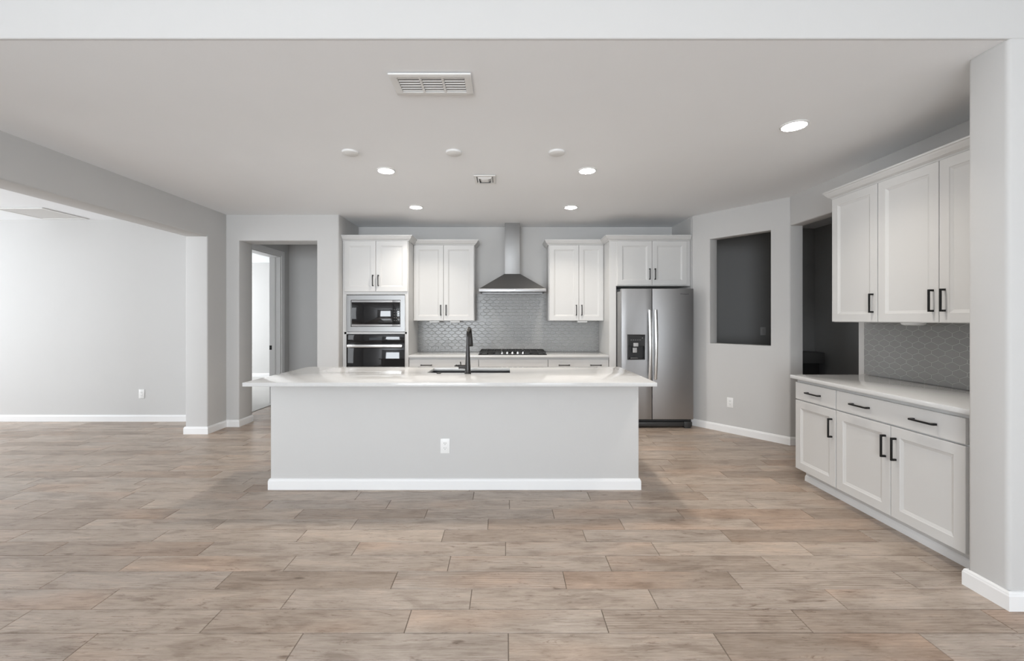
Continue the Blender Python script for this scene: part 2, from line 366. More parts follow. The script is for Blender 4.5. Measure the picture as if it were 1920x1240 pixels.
# tile backsplashes: elongated hexagons, real relief
def hex_tiles(bm, x0, x1, z0, z1, phase=0.0):
    w_, p, s = 0.0986, 0.0447, 0.0230; h = p - s; g = 0.0012
    r = random.Random(11)
    rows = int((z1 - z0) / p) + 3; cols = int((x1 - x0) / w_) + 3
    for j in range(-1, rows):
        for i in range(-1, cols):
            cx = x0 + phase + i * w_ + (w_ / 2 if j % 2 else 0); cz = z0 + 0.012 + j * p
            def ring(k, y):
                a = w_ / 2 - g - k; b1 = s / 2 - g * 0.2 - k * 0.3; b2 = s / 2 + h - g - k * 0.85
                pts = [(-a, -b1), (0, -b2), (a, -b1), (a, b1), (0, b2), (-a, b1)]
                out = [(cx + px, y, cz + pz) for px, pz in pts]
                return out
            def clip(poly):
                for ax, lim, sg in ((0, x0, 1), (0, x1, -1), (2, z0, 1), (2, z1, -1)):
                    res = []
                    for q in range(len(poly)):
                        A, B = poly[q], poly[(q + 1) % len(poly)]
                        da = sg * (A[ax] - lim); db = sg * (B[ax] - lim)
                        if da >= 0: res.append(A)
                        if da * db < 0:
                            t = da / (da - db); res.append(tuple(A[m] + t * (B[m] - A[m]) for m in range(3)))
                    poly = res
                    if len(poly) < 3: return []
                return poly
            full = (cx - w_ / 2 > x0 and cx + w_ / 2 < x1 and cz - s / 2 - h > z0 and cz + s / 2 + h < z1)
            tx, tz = r.uniform(-1, 1) * 0.0002, r.uniform(-1, 1) * 0.0003
            if full:
                R0 = [bm.verts.new(q) for q in ring(0, 0.0)]
                R1 = [bm.verts.new(q) for q in ring(0.0008, -0.004)]
                R2 = [bm.verts.new((q[0], q[1] + tx * (q[0] - cx) / 0.05 + tz * (q[2] - cz) / 0.03, q[2])) for q in ring(0.0065, -0.0047)]
                for A, B in ((R0, R1), (R1, R2)):
                    for k in range(6): bm.faces.new((A[k], A[(k + 1) % 6], B[(k + 1) % 6], B[k]))
                bm.faces.new(R2)
            else:
                P = clip(ring(0.0008, -0.0045))
                if len(P) >= 3:
                    A = [bm.verts.new(q) for q in P]; B = [bm.verts.new((q[0], 0, q[2])) for q in P]
                    bm.faces.new(A)
                    for k in range(len(A)): bm.faces.new((A[k], A[(k + 1) % len(A)], B[(k + 1) % len(A)], B[k]))
def backsplash(name, label, regions, loc, rz):
    bm = bmesh.new()
    for x0, x1, z0, z1 in regions:
        add_box(bm, x0, x1, -0.0030, 0.004, z0, z1, mi=1)
        n0 = len(bm.faces)
        hex_tiles(bm, x0, x1, z0, z1)
    o = finish(bm, name, [TILE, GROUT]); o.location = loc; o.rotation_euler = (0, 0, rz)
    return tag(o, label, 'backsplash')
backsplash('tile_backsplash', 'grey glazed elongated hexagon tile backsplash behind the gas cooktop under the hood',
           [(-1.285, 1.370, 0.9165, 1.3710), (-0.425, 0.600, 1.3710, 1.766)], (0, 6.305, 0), 0)
# right wall: local x runs towards the camera (-Y)
backsplash('tile_backsplash', 'grey hexagon tile backsplash with pale grout above the right-hand white counter',
           [(0, 1.50, 0.9165, 1.3710)], (3.145, 3.752, 0), -H)

# ------------------------------------------------------------------ cabinets (local: x along the front, -y towards the viewer, z up)
def door_mesh(x0, x1, z0, z1, rail=0.062, t=0.020, y=0.0):
    bm = bmesh.new()
    def ring(ins, yy): return [bm.verts.new(p) for p in ((x0 + ins, yy, z0 + ins), (x1 - ins, yy, z0 + ins), (x1 - ins, yy, z1 - ins), (x0 + ins, yy, z1 - ins))]
    R = [ring(0, y), ring(0, y - t + 0.002), ring(0.002, y - t), ring(rail, y - t), ring(rail + 0.003, y - t + 0.003), ring(rail + 0.018, y - t + 0.009), ring(rail + 0.020, y - t + 0.010)]
    bm.faces.new(R[0][::-1])
    for A, B in zip(R, R[1:]):
        for i in range(4): bm.faces.new((A[i], A[(i + 1) % 4], B[(i + 1) % 4], B[i]))
    bm.faces.new(R[-1]); return bm
def slab_mesh(x0, x1, z0, z1, t=0.020):
    bm = bmesh.new(); add_box(bm, x0, x1, -t, 0, z0, z1, 0.0025, 2); return bm
def handle(parent, cx, cz, vertical, y=-0.020, Lh=0.148):
    bm = bmesh.new(); h2 = Lh / 2
    def B(a0, a1, b0, b1, y0, y1, bev):
        if vertical: add_box(bm, cx + b0, cx + b1, y0, y1, cz + a0, cz + a1, bev)
        else: add_box(bm, cx + a0, cx + a1, y0, y1, cz + b0, cz + b1, bev)
    for s in (-1, 1):
        a = sorted((s * h2, s * (h2 - 0.013)))
        B(a[0], a[1], -0.0065, 0.0065, y - 0.026, y, 0.0015)
    B(-h2, h2, -0.0055, 0.0055, y - 0.034, y - 0.024, 0.0018)
    return finish(bm, 'handle', BLACKM, parent, 40)
CROWN = [(0.0, 0.0), (0.010, 0.0), (0.014, 0.010), (0.030, 0.022), (0.046, 0.044), (0.052, 0.055), (0.058, 0.058), (0.058, 0.070), (0.0, 0.070)]
DT = 2.432       # top of every upper door
def crown(parent, path, out=1.0, z=DT + 0.0):
    bm = bmesh.new(); sweep(bm, path, [(o * out, z + h) for o, h in CROWN]); return finish(bm, 'crown_molding', CAB, parent)

def carcass(parent, x0, x1, z0, z1, d, name='body', recess=None):
    return box(name, (x0, x1, 0.0, d, z0, z1), CAB, parent, 0.0015)

YF = 5.68        # door plane (rear) of the deep cabinets on the back wall
YU = 6.00        # door plane of the shallow wall cabinets
GRP_U = 'white wall cabinets'
# tall oven cabinet
oc = empty('oven_cabinet', 'tall white cabinet housing the microwave and wall oven beside the hall opening', 'cabinet', (-2.163, YF, 0), 0)
bm = bmesh.new(); Wt = 0.874; D = 0.62
add_box(bm, 0.003, 0.022, 0, D, 0.10, DT, 0.001); add_box(bm, Wt - 0.02, Wt, 0, D, 0.10, DT, 0.001)
add_box(bm, 0.022, Wt - 0.02, 0, D, 1.722, DT, 0.001)            # upper box
add_box(bm, 0.022, Wt - 0.02, 0, D, 1.197, 1.226, 0.001)         # between the appliances
add_box(bm, 0.022, Wt - 0.02, 0, D, 0.10, 0.470, 0.001)
add_box(bm, 0.022, 0.052, 0.0, 0.02, 0.470, 1.722); add_box(bm, Wt - 0.045, Wt - 0.02, 0.0, 0.02, 0.470, 1.722)
add_box(bm, 0.022, Wt - 0.02, D - 0.02, D, 0.470, 1.722)
add_box(bm, 0.003, Wt, 0.06, D, 0, 0.10)
finish(bm, 'body', CAB, oc)
for i, (a, b_) in enumerate(((0.030, 0.4455), (0.4495, 0.866))):
    dr = finish(door_mesh(a, b_, 1.762, DT - 0.004), 'door', CAB, oc)
    handle(dr, 0.4475 + (-0.036, 0.036)[i], 1.905, True)
dr = finish(slab_mesh(0.030, 0.866, 0.13, 0.455), 'drawer', CAB, oc); handle(dr, 0.448, 0.38, False)
crown(oc, [(0.003, 0.0), (Wt, 0.0), (Wt, 0.262)])
# fridge cabinet (bridge + full-height left panel)
fc = empty('fridge_cabinet', 'white cabinet over the refrigerator with a full-height side panel', 'cabinet', (1.374, YF, 0), 0)
Wf = 1.072
bm = bmesh.new()
add_box(bm, 0, 0.092, 0, 0.62, 0, DT, 0.0015); add_box(bm, 0.092, Wf, 0, 0.62, 1.835, DT, 0.0015)
finish(bm, 'body', CAB, fc)
for i, (a, b_) in enumerate(((0.106, 0.5605), (0.5645, 1.022))):
    dr = finish(door_mesh(a, b_, 1.846, DT - 0.004), 'door', CAB, fc)
    handle(dr, 0.5625 + (-0.036, 0.036)[i], 1.990, True)
crown(fc, [(0.0, 0.262), (0.0, 0.0), (Wf, 0.0)])
# wall cabinets
def upper_cabinet(label, loc, rz, Wc, doors, depth, handle_side, crown_path, lights=()):
    u = empty('upper_cabinet', label, 'cabinet', loc, rz, GRP_U)
    bm = bmesh.new(); add_box(bm, 0, Wc, 0, depth, 1.372, DT, 0.0015); finish(bm, 'body', CAB, u)
    for (a, b_), hs in zip(doors, handle_side):
        dr = finish(door_mesh(a, b_, 1.376, DT - 0.004), 'door', CAB, u)
        handle(dr, (b_ - 0.036) if hs == 'r' else (a + 0.036), 1.520, True)
    crown(u, crown_path)
    return u
Wl = 0.852
upper_cabinet('white two-door wall cabinet left of the range hood, beside the oven cabinet', (-1.289, YU, 0), 0, Wl,
             [(0.008, 0.4195), (0.4235, Wl - 0.008)], 0.30, 'rl', [(0.0, 0), (Wl, 0), (Wl, 0.30)])
Wr = 0.772
upper_cabinet('white two-door wall cabinet right of the range hood, beside the refrigerator', (0.602, YU, 0), 0, Wr,
             [(0.012, 0.4195), (0.4235, Wr - 0.008)], 0.30, 'rl', [(0, 0.30), (0, 0), (Wr, 0)])
# right wall: local x -> -Y
upper_cabinet('white single-door wall cabinet nearest the pantry doorway above the right counter', (2.84, 3.705, 0), -H, 0.457,
             [(0.004, 0.453)], 0.305, 'r', [(0, 0.305), (0, 0), (0.457, 0)])
upper_cabinet('white double-door wall cabinet beside the foreground pier above the right counter', (2.84, 3.248, 0), -H, 0.995,
             [(0.004, 0.4585), (0.4625, 0.915)], 0.305, 'rl', [(0, 0), (0.995, 0)])
# under-cabinet fittings
def under_light(x, y, label):
    bm = bmesh.new(); add_box(bm, x - 0.07, x + 0.07, y - 0.035, y + 0.035, 1.347, 1.3715, 0.006, 3)
    return tag(finish(bm, 'under_cabinet_light', PLASTIC, None, 40), label, 'light', 'small white fittings under the wall cabinets')
under_light(-1.005, 6.08, 'small white fitting under the wall cabinet left of the hood, the left one of two')
under_light(-0.715, 6.08, 'small white fitting under the wall cabinet left of the hood, the one nearer the hood')
under_light(1.085, 6.08, 'small white fitting under the wall cabinet right of the hood')
bm = bmesh.new(); add_lathe(bm, [(0, 1.350), (0.05, 1.352), (0.066, 1.358), (0.07, 1.3715), (0, 1.3715)], (2.99, 3.14, 0))
tag(finish(bm, 'under_cabinet_light', PLASTIC, None, 40), 'round white fitting under the right-hand wall cabinets above the tiles', 'light', 'small white fittings under the wall cabinets')

# base cabinets
GRP_B = 'white base cabinets'
def base_cabinet(label, loc, rz, Wc, depth, doors, dsides, drawers, gaps=None, toe=0.075, toe_x=(0, 0)):
    u = empty('base_cabinet', label, 'cabinet', loc, rz, GRP_B)
    bm = bmesh.new(); add_box(bm, 0, Wc, 0, depth, 0.105, 0.8845, 0.0015)
    add_box(bm, toe_x[0], Wc - toe_x[1], toe, depth, 0, 0.105)
    finish(bm, 'body', CAB, u)
    bm = bmesh.new(); sweep(bm, [(toe_x[0] - 0.0, toe), (Wc - toe_x[1], toe)], [(0, 0), (0.012, 0), (0.011, 0.035), (0.005, 0.045), (0, 0.05)])
    finish(bm, 'toe_molding', TRIM, u)
    for (a, b_), hs in zip(doors, dsides):
        dr = finish(door_mesh(a, b_, 0.115, 0.703), 'door', CAB, u)
        handle(dr, (b_ - 0.036) if hs == 'r' else (a + 0.036), 0.562, True)
    for (a, b_, hx) in drawers:
        dr = finish(slab_mesh(a, b_, 0.713, 0.857), 'drawer', CAB, u)
        for h in hx: handle(dr, h, 0.785, False)
    return u
YB = 5.71
base_cabinet('white base cabinet with a wide two-handled drawer left of the cooktop', (-1.287, YB, 0), 0, 0.929, 0.58,
             [(0.006, 0.4625), (0.4665, 0.925)], 'rl', [(0.006, 0.925, (0.235, 0.70))])
base_cabinet('white base cabinet with a plain handleless front under the cooktop', (-0.358, YB, 0), 0, 0.921, 0.58,
             [(0.004, 0.4585), (0.4625, 0.917)], 'rl', [(0.004, 0.917, ())])
base_cabinet('white base cabinet with a wide two-handled drawer beside the refrigerator panel', (0.563, YB, 0), 0, 0.809, 0.58,
             [(0.004, 0.4025), (0.4065, 0.803)], 'rl', [(0.004, 0.803, (0.215, 0.635))])
base_cabinet('white single-door base cabinet at the pantry end of the right counter', (2.525, 3.705, 0), -H, 0.457, 0.615,
             [(0.004, 0.453)], 'r', [(0.004, 0.453, (0.2285,))])
base_cabinet('white two-door base cabinet with one wide drawer beside the foreground pier', (2.525, 3.248, 0), -H, 0.995, 0.615,
             [(0.004, 0.4585), (0.4625, 0.915)], 'rl', [(0.004, 0.915, (0.2295, 0.6885))])

# worktops
def worktop(name, label, b, bev=0.004):
    return tag(box(name, b, QUARTZ, None, bev, 2), label, 'countertop')
worktop('countertop', 'white quartz worktop under the backsplash along the back wall with the cooktop on it', (-1.285, 1.370, 5.668, 6.298, 0.885, 0.915))
worktop('countertop', 'white quartz worktop on the right-hand base cabinets', (2.470, 3.138, 2.247, 3.722, 0.885, 0.915))
# ------------------------------------------------------------------ island
isl = empty('kitchen_island', 'pale grey painted kitchen island base with a white baseboard', 'island', (-0.418, 3.9, 0), 0)
bm = grid_solid([-1.512, 1.512], [0.0, 0.8845], set(), lambda u, d, z: (u, d, z), -0.386, -0.27, 0.010)
add_box(bm, -1.512, -1.40, -0.272, 0.41, 0, 0.8845, 0.010, 3); add_box(bm, 1.40, 1.512, -0.272, 0.41, 0, 0.8845, 0.010, 3)
add_box(bm, -1.401, 1.401, 0.36, 0.405, 0, 0.8845)
finish(bm, 'body', WALL, isl, 35)
bm = bmesh.new(); sweep(bm, [(-1.512, 0.40), (-1.512, -0.386), (1.512, -0.386), (1.512, 0.40)], BB); finish(bm, 'baseboard', TRIM, isl)
SX0, SX1, SY0, SY1 = -0.708, 0.040, 3.842, 4.228
bmw = grid_solid([-1.997, SX0, SX1, 1.150], [3.246, SY0, SY1, 4.327], {(1, 1)}, lambda u, d, z: (u, z, d), 0.885, 0.915, 0.003, 2)
tag(finish(bmw, 'countertop', QUARTZ, None, 35), 'long white quartz worktop of the island with the sink cut into it', 'countertop')
# sink
sk = empty('sink', 'dark rectangular undermount sink in the island worktop', 'sink', ((SX0 + SX1) / 2, (SY0 + SY1) / 2, 0.66), 0)
bm = bmesh.new(); a = (SX1 - SX0) / 2 + 0.004; c = (SY1 - SY0) / 2 + 0.004; zt = 0.2245
add_box(bm, -a - 0.012, -a, -c - 0.012, c + 0.012, 0, zt); add_box(bm, a, a + 0.012, -c - 0.012, c + 0.012, 0, zt)
add_box(bm, -a, a, -c - 0.012, -c, 0, zt); add_box(bm, -a, a, c, c + 0.012, 0, zt); add_box(bm, -a, a, -c, c, 0, 0.012)
finish(bm, 'basin', SINKM, sk)
bm = bmesh.new(); add_lathe(bm, [(0, 0.0125), (0.045, 0.0125), (0.045, 0.016), (0.03, 0.015), (0, 0.014)]); finish(bm, 'drain', CHROME, sk, 40)
# faucet
fa = empty('kitchen_faucet', 'dark bronze gooseneck pull-down faucet on the island worktop', 'faucet', (-0.334, 3.785, 0.915), math.radians(-4))
bm = bmesh.new(); add_lathe(bm, [(0, 0), (0.030, 0), (0.030, 0.004), (0.026, 0.010), (0.0245, 0.05), (0.021, 0.12), (0.0175, 0.20), (0.0155, 0.235), (0.0150, 0.25), (0, 0.25)], n=32)
finish(bm, 'body', BRONZE, fa, 50)
pts = [(0, 0, 0.245), (0, 0, 0.315)]; Rg = 0.085
for k in range(1, 17):
    t = math.pi * k / 16; pts.append((0, Rg - Rg * math.cos(t), 0.315 + Rg * math.sin(t)))
pts.append((0, 2 * Rg + 0.002, 0.308))
bm = bmesh.new(); add_tube(bm, pts, 0.0135, 18); finish(bm, 'spout', BRONZE, fa, 60)
bm = bmesh.new(); add_tube(bm, [(0, 2 * Rg + 0.002, 0.322), (0, 2 * Rg + 0.004, 0.305), (0, 2 * Rg + 0.010, 0.262), (0, 2 * Rg + 0.014, 0.236), (0, 2 * Rg + 0.014, 0.230)], [0.0145, 0.0160, 0.0185, 0.0210, 0.0175], 20)
finish(bm, 'spray_head', BRONZE, fa, 50)
bm = bmesh.new(); add_cyl(bm, (-0.018, 0, 0.060), (-0.072, 0, 0.060), 0.0185, 0.0165); add_cyl(bm, (-0.072, 0, 0.060), (-0.080, 0, 0.060), 0.019, 0.019)
add_tube(bm, [(-0.062, 0, 0.075), (-0.064, -0.003, 0.098), (-0.066, -0.005, 0.104)], [0.0045, 0.0045, 0.0055], 10)
add_tube(bm, [(-0.078, 0, 0.066), (-0.10, -0.006, 0.068), (-0.118, -0.010, 0.068)], [0.007, 0.0055, 0.0045], 10)
finish(bm, 'lever', BRONZE, fa, 50)
bm = bmesh.new(); add_lathe(bm, [(0, 0), (0.021, 0), (0.021, 0.004), (0.018, 0.007), (0, 0.008)], n=28)
o = finish(bm, 'disposal_button', BRONZE, None, 40); o.location = (-0.592, 3.795, 0.915)
tag(o, 'small round dark button set in the island worktop left of the faucet', 'button')

# ------------------------------------------------------------------ appliances
def rounded_plate(bm, x0, x1, z0, z1, y0, y1, r=0.012, n=6):
    pts = []
    for cx, cz, a0 in ((x1 - r, z1 - r, 0), (x0 + r, z1 - r, 90), (x0 + r, z0 + r, 180), (x1 - r, z0 + r, 270)):
        for k in range(n + 1):
            t = math.radians(a0 + 90 * k / n); pts.append((cx + r * math.cos(t), cz + r * math.sin(t)))
    A = [bm.verts.new((x, y0, z)) for x, z in pts]; B = [bm.verts.new((x, y1, z)) for x, z in pts]
    bm.faces.new(A); bm.faces.new(B[::-1])
    for i in range(len(A)): bm.faces.new((A[i], A[(i + 1) % len(A)], B[(i + 1) % len(B)], B[i]))
# microwave with trim kit
mw = empty('microwave', 'built-in microwave with a wide stainless trim frame above the wall oven', 'microwave', (-2.103, YF, 1.229), 0)
Wm, Hm = 0.773, 0.484
gx0, gx1, gz0, gz1 = 0.060, 0.708, 0.070, 0.416
finish(grid_solid([0, gx0 - 0.004, gx1 + 0.004, Wm], [0, gz0 - 0.004, gz1 + 0.004, Hm], {(1, 1)}, lambda u, d, z: (u, d, z), -0.018, -0.001, 0.0015, 2), 'trim_frame', STEEL_M, mw)
box('body', (gx0 - 0.001, gx1 + 0.001, 0.0, 0.45, gz0, gz1), BLACKP, mw)
dm = box('door', (gx0, gx0 + 0.545, -0.010, -0.0005, gz0, gz1), STEEL, mw, 0.001)
box('window_glass', (gx0 + 0.006, gx0 + 0.545, -0.0125, -0.0101, gz0 + 0.026, gz1 - 0.026), GLASSB, dm, 0.0005)
cp = box('control_panel', (gx0 + 0.548, gx1, -0.010, -0.0005, gz0, gz1), STEEL, mw, 0.001)
box('control_glass', (gx0 + 0.549, gx1 - 0.002, -0.0125, -0.0101, gz0 + 0.026, gz1 - 0.026), GLASSB, cp, 0.0005)
KEYM = pmat('keypad_print', (0.10, 0.10, 0.10), 0.5)
for r_ in range(5):
    for c_ in range(3):
        box('key', (gx0 + 0.563 + c_ * 0.028, gx0 + 0.577 + c_ * 0.028, -0.0130, -0.0126, gz0 + 0.075 + r_ * 0.036, gz0 + 0.083 + r_ * 0.036), KEYM, cp)
# oven
ov = empty('oven', 'black glass wall oven with a silver bar handle under the microwave', 'oven', (-2.103, YF, 0.478), 0)
box('body', (0.01, Wm - 0.012, 0.021, 0.56, 0.004, 0.71), BLACKP, ov)
cpan = box('control_panel', (0, Wm - 0.005, -0.022, 0.0, 0.600, 0.714), GLASSB, ov, 0.002)
bm = bmesh.new(); add_box(bm, 0.30, 0.47, -0.0226, -0.0221, 0.64, 0.672)
finish(bm, 'display', pmat('display_glass', (0.03, 0.035, 0.04), 0.08), cpan)
od = box('door', (0, Wm - 0.005, -0.026, 0.0, 0.010, 0.594), GLASSB, ov, 0.003)
bm = bmesh.new(); add_box(bm, 0.022, Wm - 0.03, -0.068, -0.052, 0.545, 0.583, 0.004, 3)
add_box(bm, 0.04, 0.065, -0.054, -0.024, 0.553, 0.575, 0.002); add_box(bm, Wm - 0.073, Wm - 0.048, -0.054, -0.024, 0.553, 0.575, 0.002)
hd = finish(bm, 'handle', CHROME, od, 40); hd['label'] = 'silver bar handle'
# refrigerator
FX, FY, FW, FH = 1.475, 5.45, 0.917, 1.785
rf = empty('refrigerator', 'stainless side-by-side refrigerator with water dispenser beside the back counter', 'refrigerator', (FX, FY, 0), 0)
sx = 0.390
GREYP = pmat('grey_fridge_side', (0.28, 0.28, 0.28), 0.45, 0.3)
box('body', (0.006, FW - 0.006, 0.080, 0.80, 0.03, FH - 0.030), GREYP, rf, 0.004)
dx0, dx1, dz0, dz1 = 0.078, 0.300, 0.880, 1.196
fd = finish(grid_solid([0, dx0, dx1, sx - 0.003], [0.118, dz0, dz1, FH], {(1, 1)}, lambda u, d, z: (u, d, z), 0.0, 0.072, 0.006, 3), 'freezer_door', STEEL, rf, 35)
dd = finish(grid_solid([sx + 0.003, FW], [0.118, FH], set(), lambda u, d, z: (u, d, z), 0.0, 0.072, 0.006, 3), 'fridge_door', STEEL, rf, 35)
def fridge_handle(cx, parent):
    bm = bmesh.new(); z0, z1 = 0.63, 1.515; n = 20; hw = 0.021
    L_ = []
    for k in range(n + 1):
        t = k / n; z = z0 + (z1 - z0) * t; bow = 0.030 + 0.030 * math.sin(math.pi * t)
        L_.append([bm.verts.new((cx + sx_ * hw * q, -bow + yy, z)) for sx_, q, yy in ((-1, 1, 0.006), (-1, 0.85, -0.004), (-1, 0.4, -0.008), (1, 0.4, -0.008), (1, 0.85, -0.004), (1, 1, 0.006), (1, 0.8, 0.010), (-1, 0.8, 0.010))])
    for A, B in zip(L_, L_[1:]):
        for i in range(8): bm.faces.new((A[i], A[(i + 1) % 8], B[(i + 1) % 8], B[i]))
    bm.faces.new(L_[0]); bm.faces.new(L_[-1][::-1])
    for z in (z0 + 0.004, z1 - 0.034): add_box(bm, cx - 0.016, cx + 0.016, -0.030, 0.001, z, z + 0.03, 0.003)
    o = finish(bm, 'handle', CHROME, parent, 50); return o
fridge_handle(sx - 0.037, fd); fridge_handle(sx + 0.037, dd)
dsp = finish(grid_solid([dx0 + 0.001, dx0 + 0.010, dx1 - 0.010, dx1 - 0.001], [dz0 + 0.001, dz0 + 0.012, dz1 - 0.145, dz1 - 0.001], {(1, 1)}, lambda u, d, z: (u, d, z), -0.004, 0.060, 0.003, 2), 'dispenser', BLACKP, fd, 40)
box('cavity_back', (dx0 + 0.009, dx1 - 0.009, 0.052, 0.062, dz0 + 0.010, dz1 - 0.140), BLACKP, dsp)
GREYL = pmat('grey_dispenser_plastic', (0.42, 0.42, 0.42), 0.4)
bm = bmesh.new(); add_box(bm, 0.150, 0.212, -0.010, 0.020, dz1 - 0.150, dz1 - 0.104, 0.004); finish(bm, 'nozzle', GREYL, dsp, 40)
bm = bmesh.new(); add_box(bm, 0.145, 0.200, 0.006, 0.016, dz1 - 0.228, dz1 - 0.165, 0.004); finish(bm, 'paddle', GREYL, dsp, 40)
box('drip_tray', (0.115, 0.210, -0.001, 0.050, dz0 + 0.013, dz0 + 0.024), pmat('tray_grey', (0.12, 0.12, 0.12), 0.4), dsp, 0.002)
BTN = pmat('dispenser_print', (0.16, 0.16, 0.16), 0.5)
for k in range(5): box('button', (0.115 + k * 0.028, 0.131 + k * 0.028, -0.0046, -0.0041, dz1 - 0.070, dz1 - 0.062), BTN, dsp)
bm = bmesh.new(); add_cyl(bm, (0.266, -0.0046, dz1 - 0.040), (0.266, -0.0041, dz1 - 0.040), 0.007)
finish(bm, 'button', BTN, dsp)
bm = bmesh.new(); add_box(bm, 0.004, FW - 0.004, 0.072, 0.085, 0.030, 0.118); add_box(bm, 0.004, FW - 0.004, 0.030, 0.072, 0.022, 0.078, 0.006)
GRILLE = pmat('dark_grille', (0.05, 0.05, 0.05), 0.45, 0.3)
finish(bm, 'base_grille', GRILLE, rf, 40)
for xx in (0.03, FW - 0.10):
    bm = bmesh.new(); add_box(bm, xx, xx + 0.07, 0.02, 0.12, 0, 0.022, 0.002); add_box(bm, xx - 0.012, xx + 0.082, 0.016, 0.030, 0.018, 0.085, 0.004); finish(bm, 'foot', BLACKP if xx < 0.5 else GRILLE, rf, 40)
for xx in (0.02, FW - 0.09): box('hinge_cover', (xx, xx + 0.07, 0.03, 0.14, FH - 0.029, FH - 0.004), BLACKP, rf, 0.004)
tx = bpy.data.curves.new('badge', 'FONT'); tx.body = 'Whirlpool'; tx.size = 0.026; tx.extrude = 0.0006; tx.align_x = 'CENTER'
to = bpy.data.objects.new('badge_tmp', tx); C.objects.link(to)
bpy.context.view_layer.update()
tm = bpy.data.meshes.new_from_object(to.evaluated_get(bpy.context.evaluated_depsgraph_get())); bpy.data.objects.remove(to)
tm.transform(Matrix.Rotation(H, 4, 'X')); tm.materials.clear(); tm.materials.append(pmat('badge_grey', (0.12, 0.12, 0.12), 0.4, 0.5))
bo = bpy.data.objects.new('badge', tm); C.objects.link(bo); bo.parent = dd; bo.location = (0.80, -0.0010, FH - 0.078)
# range hood
hx = 0.094
hood = empty('range_hood', 'stainless chimney range hood between the two back wall cabinets', 'range hood', (hx, 6.305, 1.768), 0)
bm = bmesh.new(); hw, hd_ = 0.456, 0.495
add_box(bm, -hw, hw, -hd_, -hd_ + 0.012, 0.0, 0.042, 0.002); add_box(bm, -hw, -hw + 0.012, -hd_ + 0.012, -0.002, 0.0, 0.042)
add_box(bm, hw - 0.012, hw, -hd_ + 0.012, -0.002, 0.0, 0.042); add_box(bm, -hw + 0.012, hw - 0.012, -0.014, -0.002, 0, 0.042)
finish(bm, 'rim', STEEL, hood, 40)
bm = bmesh.new()
lo = [(-hw + 0.004, -hd_ + 0.004), (hw - 0.004, -hd_ + 0.004), (hw - 0.004, -0.002), (-hw + 0.004, -0.002)]
hi = [(-0.112, -0.285), (0.112, -0.285), (0.112, -0.002), (-0.112, -0.002)]
A = [bm.verts.new((x, y, 0.0425)) for x, y in lo]; B = [bm.verts.new((x, y, 0.262)) for x, y in hi]
for i in range(4): bm.faces.new((A[i], A[(i + 1) % 4], B[(i + 1) % 4], B[i]))
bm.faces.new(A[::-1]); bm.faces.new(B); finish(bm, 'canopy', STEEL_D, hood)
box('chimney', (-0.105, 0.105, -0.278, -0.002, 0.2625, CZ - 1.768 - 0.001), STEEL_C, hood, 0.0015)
box('filter', (-hw + 0.02, hw - 0.02, -hd_ + 0.03, -0.03, 0.012, 0.030), STEEL_D, hood, 0.002)
for k in range(4):
    bm = bmesh.new(); add_cyl(bm, (-0.03 + k * 0.02, -hd_ - 0.002, 0.021), (-0.03 + k * 0.02, -hd_ + 0.001, 0.021), 0.006, n=14)
    finish(bm, 'button', CHROME, hood, 40)
# cooktop
ct = empty('gas_cooktop', 'black five-burner gas cooktop on the back counter under the hood', 'cooktop', (hx, 5.98, 0.915), 0)
box('base', (-0.457, 0.457, -0.262, 0.258, 0.0005, 0.012), pmat('black_enamel', (0.02, 0.02, 0.02), 0.2), ct, 0.004)
for gx, gw in ((-0.30, 0.145), (0.0, 0.145), (0.30, 0.145)):
    bm = bmesh.new(); y0, y1 = (-0.245, 0.24) if gx else (-0.12, 0.24); zt = 0.046; b_ = 0.0065
    def bar(xa, xb, ya, yb): add_box(bm, xa, xb, ya, yb, zt - 0.016, zt, 0.002)
    bar(gx - gw, gx + gw, y0, y0 + 2 * b_); bar(gx - gw, gx + gw, y1 - 2 * b_, y1); bar(gx - gw, gx + gw, (y0 + y1) / 2 - b_, (y0 + y1) / 2 + b_)
    for q in (-gw + b_, -gw / 3, gw / 3, gw - b_): bar(gx + q - b_, gx + q + b_, y0 + 0.002, y1 - 0.002)
    for q in (-gw + b_, gw - b_):
        for yy in (y0 + b_, y1 - b_): add_box(bm, gx + q - b_, gx + q + b_, yy - b_, yy + b_, 0.012, zt - 0.01)
    finish(bm, 'grate', IRON, ct)
for bx, by in ((-0.30, -0.13), (-0.30, 0.12), (0.0, 0.05), (0.30, -0.13), (0.30, 0.12)):
    bm = bmesh.new(); add_lathe(bm, [(0, 0.012), (0.05, 0.012), (0.048, 0.020), (0.036, 0.022), (0.036, 0.028), (0.0, 0.029)], (bx, by, 0), 24); finish(bm, 'burner', IRON, ct, 40)
for k in range(5):
    x = (k - 2) * 0.0715
    bm = bmesh.new(); add_lathe(bm, [(0, 0.012), (0.020, 0.012), (0.019, 0.018), (0.017, 0.034), (0, 0.035)], (x, -0.20, 0), 20)
    add_box(bm, x - 0.003, x + 0.003, -0.215, -0.185, 0.034, 0.043, 0.001); finish(bm, 'knob', CHROME, ct, 40)

